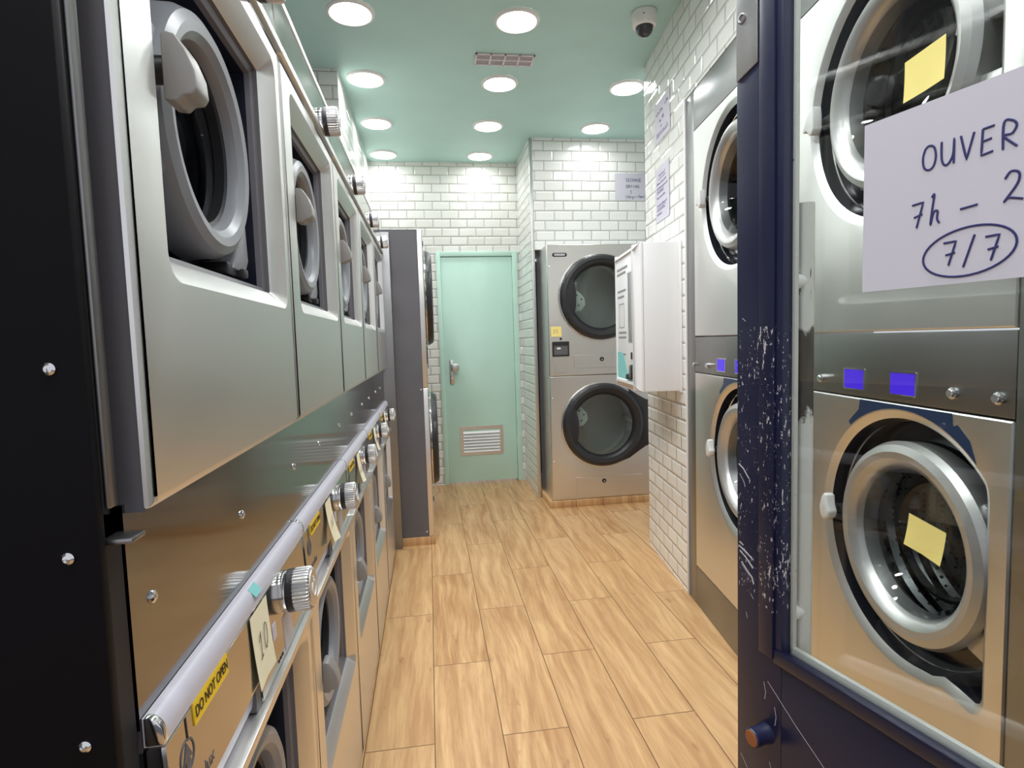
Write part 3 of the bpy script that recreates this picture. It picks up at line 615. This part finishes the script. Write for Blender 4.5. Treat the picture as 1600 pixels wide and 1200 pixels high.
def surround(label, s):
    root = thing('steel_surround', label, 'machine surround', onwall(s), RZ, 'grey steel surrounds of the built-in machines')
    f = MB()
    for x0, x1, z0, z1 in ((0 if s == 0 else .0545, .104, 0, 2.334), (.863, .911 if s == 0 else .96, 0, 2.334), (.1042, .8628, 0, .185), (.1042, .8628, 1.0945, 1.252), (.1042, .8628, 2.162, 2.334)): f.box(x0+.001, x1-.001, .002, .05, z0, z1, .0012)
    f.build('frame', M['dark_steel'], root)
    for x0, x1 in ((.1042+.262, .1042+.346), (.1042+.437, .1042+.521)):
        d = MB().plate(rrect(x0, x1, 1.110, 1.164, .001, 1), rrect(x0+.003, x1-.003, 1.113, 1.161, .001, 1), [(0, -.001), (0, .003)], [(0, -.001), (0, .004)]).build('display_frame', M['chrome'], root)
        MB().box(x0+.003, x1-.003, .0, .0018, 1.113, 1.161).build('display', M['blue'], d)
    for x in (.0, .1042+.160, .1042+.623, .1042+.728):
        if x: MB().lathe((x, 0, 1.129), [(.0125, .003), (.012, -.004), (.009, -.005), (.0085, -.009), (.0075, -.010), (.0005, -.010)], 24).build('button', M['chrome'], root)
    if s == 0: MB().lathe((.0982, 0, 1.127), [(.008, .003), (.008, -.006), (.0005, -.007)], 20).build('button', M['chrome'], root)
    return root
surround('grey steel surround with blue displays next to the tiled pier', 0); surround('grey steel surround with two blue displays seen through the door glass', -.857)

# ================================================================== PAYMENT BOX
pb = thing('payment_terminal', 'white wall-mounted payment box beside the built-in machines', 'payment terminal', onwall(.075), RZ)
# local x runs towards the street, y into the wall: the box spans x from -.44 to 0
z0, z1 = .992, 1.712
MB().box(-.445, .0, -.186, -.002, z0, z1, .004).build('housing', M['white'], pb)
MB().box(-.452, .014, -.012, -.001, z0-.006, z1+.004, .002).build('back_plate', M['white'], pb)
fc = MB(); fc.plate(rrect(-.447, .002, z0-.002, z1+.002, .006, 3), rrect(-.418, -.042, z0+.045, z1-.030, .004, 3), [(.034, -.232), (.030, -.230), (.003, -.200), (0, -.196), (0, -.187)], [(0, -.232), (.003, -.226), (.003, -.218)])
fc = fc.build('front_frame', M['white'], pb)
fp = MB().box(-.417, -.043, -.224, -.188, z0+.046, z1-.031, .001).build('front_plate', M['frontw'], pb)
MB().box(-.150, -.050, -.2262, -.222, 1.235, 1.585, .001).build('screen', M['screen'], fp)
MB().box(-.092, -.058, -.230, -.222, 1.150, 1.185, .002).build('coin_slot', M['gap'], fp)
MB().prism([(-.178, 1.070), (-.098, 1.078), (-.098, 1.170-.05), (-.050, 1.175-.05), (-.050, 1.052), (-.178, 1.045)], -.236, -.222, bev=.003).build('note_reader', M['gap'], fp)
MB().box(-.092, -.060, -.239, -.234, 1.058, 1.118, .001).build('reader_mouth', M['dark_steel'], fp)
tq = [(-.415, z0+.050), (-.055, z0+.050), (-.075, 1.060), (-.13, 1.045), (-.18, 1.075), (-.215, 1.12), (-.26, 1.165), (-.33, 1.185), (-.415, 1.18)]
MB().prism(tq, -.2248, -.223).build('teal_graphic', M['cyan'], fp)
for z, x0, x1 in ((1.615, -.40, -.16), (1.590, -.40, -.20)): MB().box(x0, x1, -.2246, -.223, z, z+.013).build('printed_line', M['greyink'], fp)
for z, x0, x1 in ((1.50, -.39, -.20), (1.47, -.39, -.24), (1.28, -.38, -.20), (1.255, -.38, -.20), (1.165, -.36, -.22), (1.14, -.36, -.24)): MB().box(x0, x1, -.2246, -.223, z, z+.011).build('printed_line', M['greyink'], fp)
MB().plate(rrect(-.36, -.24, 1.31, 1.44, .01, 3), rrect(-.355, -.245, 1.315, 1.435, .01, 3), [(0, -.2246), (0, -.223)], [(0, -.2246), (0, -.223)]).build('printed_frame', M['greyink'], fp)

# ================================================================== PAPERS AND NOTES
def sign(name, label, cat, loc, rz, w, h, m, curl=0, group=None, tilt=0):
    t = thing(name, label, cat, loc, rz, group); t.rotation_euler = (tilt, 0, rz)
    paper('sheet', w, h, m, curl).build('sheet', m, t); return t
def ink(t, *a, **k): o = write(*a, parent=t, **k); return o
# niche sheet
t = sign('paper_notice', 'white handwritten drying notice taped to the tiles above the niche dryer', 'notice', (1.645, 4.4365, 2.438), 0, .297, .207, M['paper'])
write([('SECHAGE', -.060, .040, .024, .0185, 0), ('DRYING', -.058, -.008, .022, .0185, 0), ('1', -.028, -.052, .026, .02, 0), ('(4kgs-7mn)', -.066, -.088, .022, .0172, .03)], M['ink'], t, .0016).location = (0, -.0006, 0)
# two sheets on the right wall
def wsign(s0, s1, zc, h, lab):
    w = s1-s0; return sign('paper_notice', lab, 'notice', onwall((s0+s1)/2, zc, .003), RZ, w, h, M['paper'], 0, 'handwritten notices on the right wall')
t = wsign(.219, .485, 2.390, .206, 'higher of two handwritten sheets on the right wall, with large lettering')
write([], M['violet'], t, .0022, extra=[scribble(-.105, .02, .042, .022, 31), scribble(.05, .105, .052, .020, 32), scribble(-.045, -.02, -.005, .02, 33), scribble(.0, .03, .0, .02, 34), [(-.03, -.035), (-.005, -.03)], scribble(-.10, .10, -.075, .026, 36)]).location = (0, -.0006, 0)
t = wsign(.241, .482, 2.015, .285, 'lower of two handwritten sheets on the right wall, covered in small lines')
write([], M['violet'], t, .0017, extra=[scribble(-.06, .05, .095, .016, 1), [(-.07, .080), (.06, .082)]]+[scribble(-.095, x1, z, .011, 5+i) for i, (z, x1) in enumerate(((.055, .07), (.030, .09), (.008, .03), (-.018, .05), (-.058, .08), (-.082, .05), (-.105, -.01)))]+[[(-.09, .018), (.03, .020)], [(-.09, -.07), (.06, -.066)]]).location = (0, -.0006, 0)
# cream notes on the lower machines: number sheets on the leaning control panels
def cpoint(i, u, h, off):
    th = .05; z = .110+.640+h*math.cos(th)+off*math.sin(th); x = XF-.001-h*math.sin(th)+off*math.cos(th)
    return (x, Y0+PW*i+u, z)
nums = ['10']
nl = ['cream sticky note reading 10 on the nearest lower washing machine', 'curled cream number note on the second lower washing machine', 'cream number note on the third lower washing machine', 'cream number note on the fourth lower washing machine', 'cream number note on the last lower washing machine of the row']
for i in range(5):
    t = sign('sticky_note', nl[i], 'sticky note', cpoint(i, .293 if i == 0 else .262, .092, .0035 if i == 0 else .0045), PI/2, .078 if i == 0 else .066, .104, M['cream'], .004 if i == 0 else .016, 'cream number notes on the lower washing machines', -.05)
    write([(nums[i], -.022, -.018, .036, .024, .12)] if i == 0 else [], M['blackink'] if i == 0 else M['greyink'], t, .0009, extra=() if i == 0 else [scribble(-.016, .016, -.012, .034, 50+i)]).location = (0, -.0022 if i == 0 else -.0052, 0)
# teal sticker on the rail
tag(at(MB().box(-.014, .014, -.0006, .0006, -.008, .008).xf(Matrix.Rotation(-.75, 4, 'X')).build('sticker', M['cyan']), (XF-.0092, .842, .9175), PI/2), 'small teal sticker on the pale rail of the nearest lower washing machine', 'sticker')
# yellow notes on the built-in machines, note on the dryer
t = sign('sticky_note', 'yellow sticky note on the round door of the lower machine behind the glass', 'sticky note', onwall(-.962-.572, .815, .012), RZ, .105, .072, M['ynote'], .006); t.rotation_euler = (0, .10, RZ)
t = sign('sticky_note', 'yellow sticky note on the round door of the upper machine behind the glass', 'sticky note', onwall(-.962-.545, 1.785, .016), RZ, .112, .085, M['ynote'], .004); t.rotation_euler = (0, -.03, RZ)
t = sign('sticky_note', 'pale yellow sticky note reading 25 on the niche dryer', 'sticky note', (.934, 4.1575, 1.318), 0, .078, .074, M['ynote'], .002)
write([('25', -.022, -.014, .026, .020, .1)], M['greyink'], t, .0013).location = (0, -.0012, 0)

# ================================================================== CEILING FITTINGS
def downlight():
    t = thing('ceiling_light', '', 'ceiling light', (0, 0, ZC), 0, 'round ceiling downlights')
    MB().lathe((0, 0, 0), [(.092, -.001), (.092, -.010), (.097, -.014), (.108, -.010), (.112, -.001)], 48, 'z').build('trim_ring', M['lamptrim'], t)
    MB().lathe((0, 0, 0), [(.0925, -.0095), (.05, -.0105), (.0005, -.011)], 48, 'z').build('diffuser', M['lamp'], t)
    ld = bpy.data.lights.new('beam', 'AREA'); ld.shape = 'DISK'; ld.size = .17; ld.energy = BEAM; ld.spread = SPREAD; ld.color = (.965, .985, 1)
    lo = bpy.data.objects.new('beam', ld); COL.objects.link(lo); lo.parent = t; lo.location = (0, 0, -.0125)
    return t
rows = ['nearest the camera', 'second from the camera', 'third from the camera', 'furthest, by the back wall']
proto = None
xs = {-.295: 'left column', .486: 'middle column', 1.278: 'right column'}
for j, y in enumerate((2.857, 3.535, 4.215, 4.885)):
    for x, cname in xs.items():
        if x > 1 and j in (0, 3): continue
        t = downlight() if proto is None else copy_tree(proto); proto = proto or t
        t.location = (x, y, ZC)
        t['label'] = 'round white downlight, %s of the ceiling, %s' % (cname, rows[j] if x < 1 else ('nearer of the two by the right wall' if j == 1 else 'in front of the niche wall'))
for x, y in ((-.295, .15), (.486, .15), (-.295, 2.18), (.486, 2.18), (-.295, 1.50), (.486, 1.50), (-.295, .82), (.486, .82)):
    t = copy_tree(proto); t.location = (x, y, ZC); t['label'] = 'round white downlight out of the picture, %s, %s row before the visible ones' % (xs[x], {2.18: 'first', 1.5: 'second', .82: 'third', .15: 'fourth'}[y])
# the lamps by the back wall burn weaker than those over the aisle
dimmed = bpy.data.lights['beam'].copy(); dimmed.name = 'weak_beam'; dimmed.energy = BEAM*.48
strong = bpy.data.lights['beam'].copy(); strong.name = 'strong_beam'; strong.energy = BEAM*1.85
for o in [o for o in S.objects if o.type == 'LIGHT']:
    y = o.parent.location.y
    if y > 4: o.data = dimmed
    elif y < 3: o.data = strong
v = thing('ceiling_vent', 'rectangular pale ventilation grille in the mint ceiling', 'vent', (.476, 3.248, ZC))
fm = MB(); fm.box(-.162, .162, -.062, -.052, -.008, -.001, .001); fm.box(-.162, .162, .052, .062, -.008, -.001, .001)
for x in (-.162, -.083, -.005, .073, .152): fm.box(x, x+.010, -.062, .062, -.008, -.001, .001)
fm.box(-.162, .162, -.005, .005, -.0075, -.001); fm.build('frame', M['vent'], v)
for k in range(8): MB().box(-.155, .155, -.050+k*.0125, -.0475+k*.0125+.004, -.005, -.0012).build('slat', M['ventdark'], v)
c = thing('security_camera', 'white dome security camera on the ceiling near the right wall', 'security camera', (1.085, 2.745, ZC))
MB().lathe((0, 0, 0), [(.060, -.001), (.062, -.012), (.060, -.045), (.054, -.062), (.044, -.068), (.040, -.066)], 40, 'z').build('housing', M['camw'], c)
MB().lathe((0, 0, 0), [(.0405, -.060), (.041, -.072), (.036, -.090), (.026, -.103), (.013, -.110), (.0005, -.112)], 36, 'z').build('dome', M['dome'], c)
for a in (.4, 2.5, 4.3): MB().lathe((.061*math.cos(a), .061*math.sin(a), -.030), [(.003, 0), (.003, -.004)], 10, 'z', True, True).build('screw', M['gap'], c)

# ================================================================== GLAZED ENTRANCE DOOR
A = math.radians(-13.6)
ED = Vector((math.sin(A), math.cos(A), 0))       # from hinge to free edge
gd = thing('entrance_door', 'open navy entrance door with chipped paint, glass pane and white pull bar', 'glass door', (.4994, .8803, 0), PI/2-A+PI)
# local x: from the free edge towards the hinge; local y: to the aisle side (away from wall machines) is -y? face towards camera lies at y=0
TH = .026
# rotation sends local +x to -ED; local y then points away from the camera
W_, HT = .90, 2.25
st = MB(); st.box(0, .0925, 0, TH, .012, HT, .0015); st.box(.806, .90, 0, TH, .012, HT, .0015); st = st.build('stiles', M['navy'], gd)
st['label'] = 'navy stiles with white chips in the paint'
MB().box(.052, .080, -.006, .0, .75, HT-.1, .0015).build('moulding', M['navy'], gd)
rl = MB(); rl.box(.0927, .8058, 0, TH, .012, .752, .0015); rl.box(.0927, .8058, 0, TH, 2.13, HT, .0015); rl.build('rails', M['navy2'], gd)
bd = MB(); bd.box(.080, .812, -.004, .012, .744, .766, .002); bd.build('lower_bead', M['navy2'], gd)
wb = MB()
for x0, x1, z0_, z1_ in ((.0925, .098, .762, 2.13), (.800, .806, .762, 2.13), (.0925, .806, .752, .772), (.0925, .806, 2.118, 2.13)): wb.box(x0, x1, .018, TH, z0_, z1_, .001)
wb.build('glazing_bead', M['bead'], gd)
MB().box(.0935, .8050, .014, .018, .763, 2.129).build('pane', M['clear'], gd)
pl = MB(); pl.prism([(.002, 1.655), (.046, 1.668), (.046, 1.96), (.002, 1.96)], -.003, 0, bev=.001); pl = pl.build('lock_plate', M['satin'], gd)
MB().lathe((.015, 0, 1.745), [(.008, -.003), (.008, -.005), (.006, -.0055), (.004, -.004), (.0005, -.004)], 20).build('screw', M['dark_steel'], pl)
hb = MB(); hb.tube([(.0865, .050, .738), (.0865, .050, 1.452)], .0135, 20)
hb = hb.build('pull_bar', M['worn'], gd); hb['label'] = 'white pull bar with dark worn patches'
for z in (.822, 1.336): MB().tube([(.0865, TH-.002, z), (.0865, .050, z)], .0115, 16).build('stub', M['white'], hb)
sb = MB(); sb.lathe((.064, 0, .617), [(.017, .001), (.016, -.006), (.0145, -.010), (.0145, -.030), (.0135, -.032)], 24, cap1=True); sb = sb.build('door_stub', M['navy'], gd)
MB().lathe((.064, 0, .617), [(.0125, -.0322), (.0115, -.0332), (.0005, -.0335)], 24).build('stub_end', M['brass'], sb)
big = [[(.004, .908), (.018, .903), (.034, .894)], [(.006, .900), (.020, .892), (.036, .880)], [(.010, .882), (.024, .870), (.033, .864), (.037, .854)], [(.004, 1.046), (.014, 1.040), (.026, 1.026)], [(.006, .915), (.014, .911)]]
write([], mat('bare_chip', srgb(205, 203, 205), .6), gd, .0011, 'scratches', extra=big).location = (0, -.0003, 0)
scr = [[(.008, .905), (.020, .900), (.036, .893)], [(.006, .900), (.018, .893), (.034, .878)], [(.004, 1.045), (.014, 1.040), (.024, 1.028)], [(.006, 1.03), (.014, 1.02), (.018, 1.012)], [(.010, .878), (.022, .868), (.032, .862), (.036, .852)], [(.058, .70), (.062, .685), (.060, .672)], [(.080, .67), (.083, .655), (.081, .64)], [(.03, .835), (.036, .828)], [(.02, .80), (.023, .79)], [(.008, .545), (.03, .52), (.05, .49)], [(.07, .572), (.078, .55)], [(.066, .705), (.12, .665), (.22, .60)], [(.012, 1.285), (.019, 1.28)]]
write([], mat('bare_scratch', srgb(196, 194, 198), .6), gd, .0005, 'scratches', extra=scr).location = (0, -.0002, 0)
pr = thing('opening_hours_sheet', 'white sheet on the door glass with handwritten opening hours 7h and 7/7', 'notice', gd.location, PI/2-A+PI)
sh = paper('sheet', .297, .210, M['paper']).build('sheet', M['paper'], pr); sh.location = (.208+.1485, .0130, 1.414)
hw = write([('OUVERT', -.0755, .028, .027, .0198, .0), ('7h', -.088, -.036, .028, .0205, .04), ('-', -.036, -.037, .026, .026, 0), ('22h', .006, -.026, .030, .026, 0), ('7/7', -.052, -.084, .026, .021, .0)], M['ink'], pr, .0013,
           extra=[[(-.026+.046*math.cos(a)+.006*math.sin(a), -.071+.0265*math.sin(a)) for a in [2.2+i*2*PI*1.02/40 for i in range(41)]]])
hw.location = (.208+.1485, .0125, 1.414)
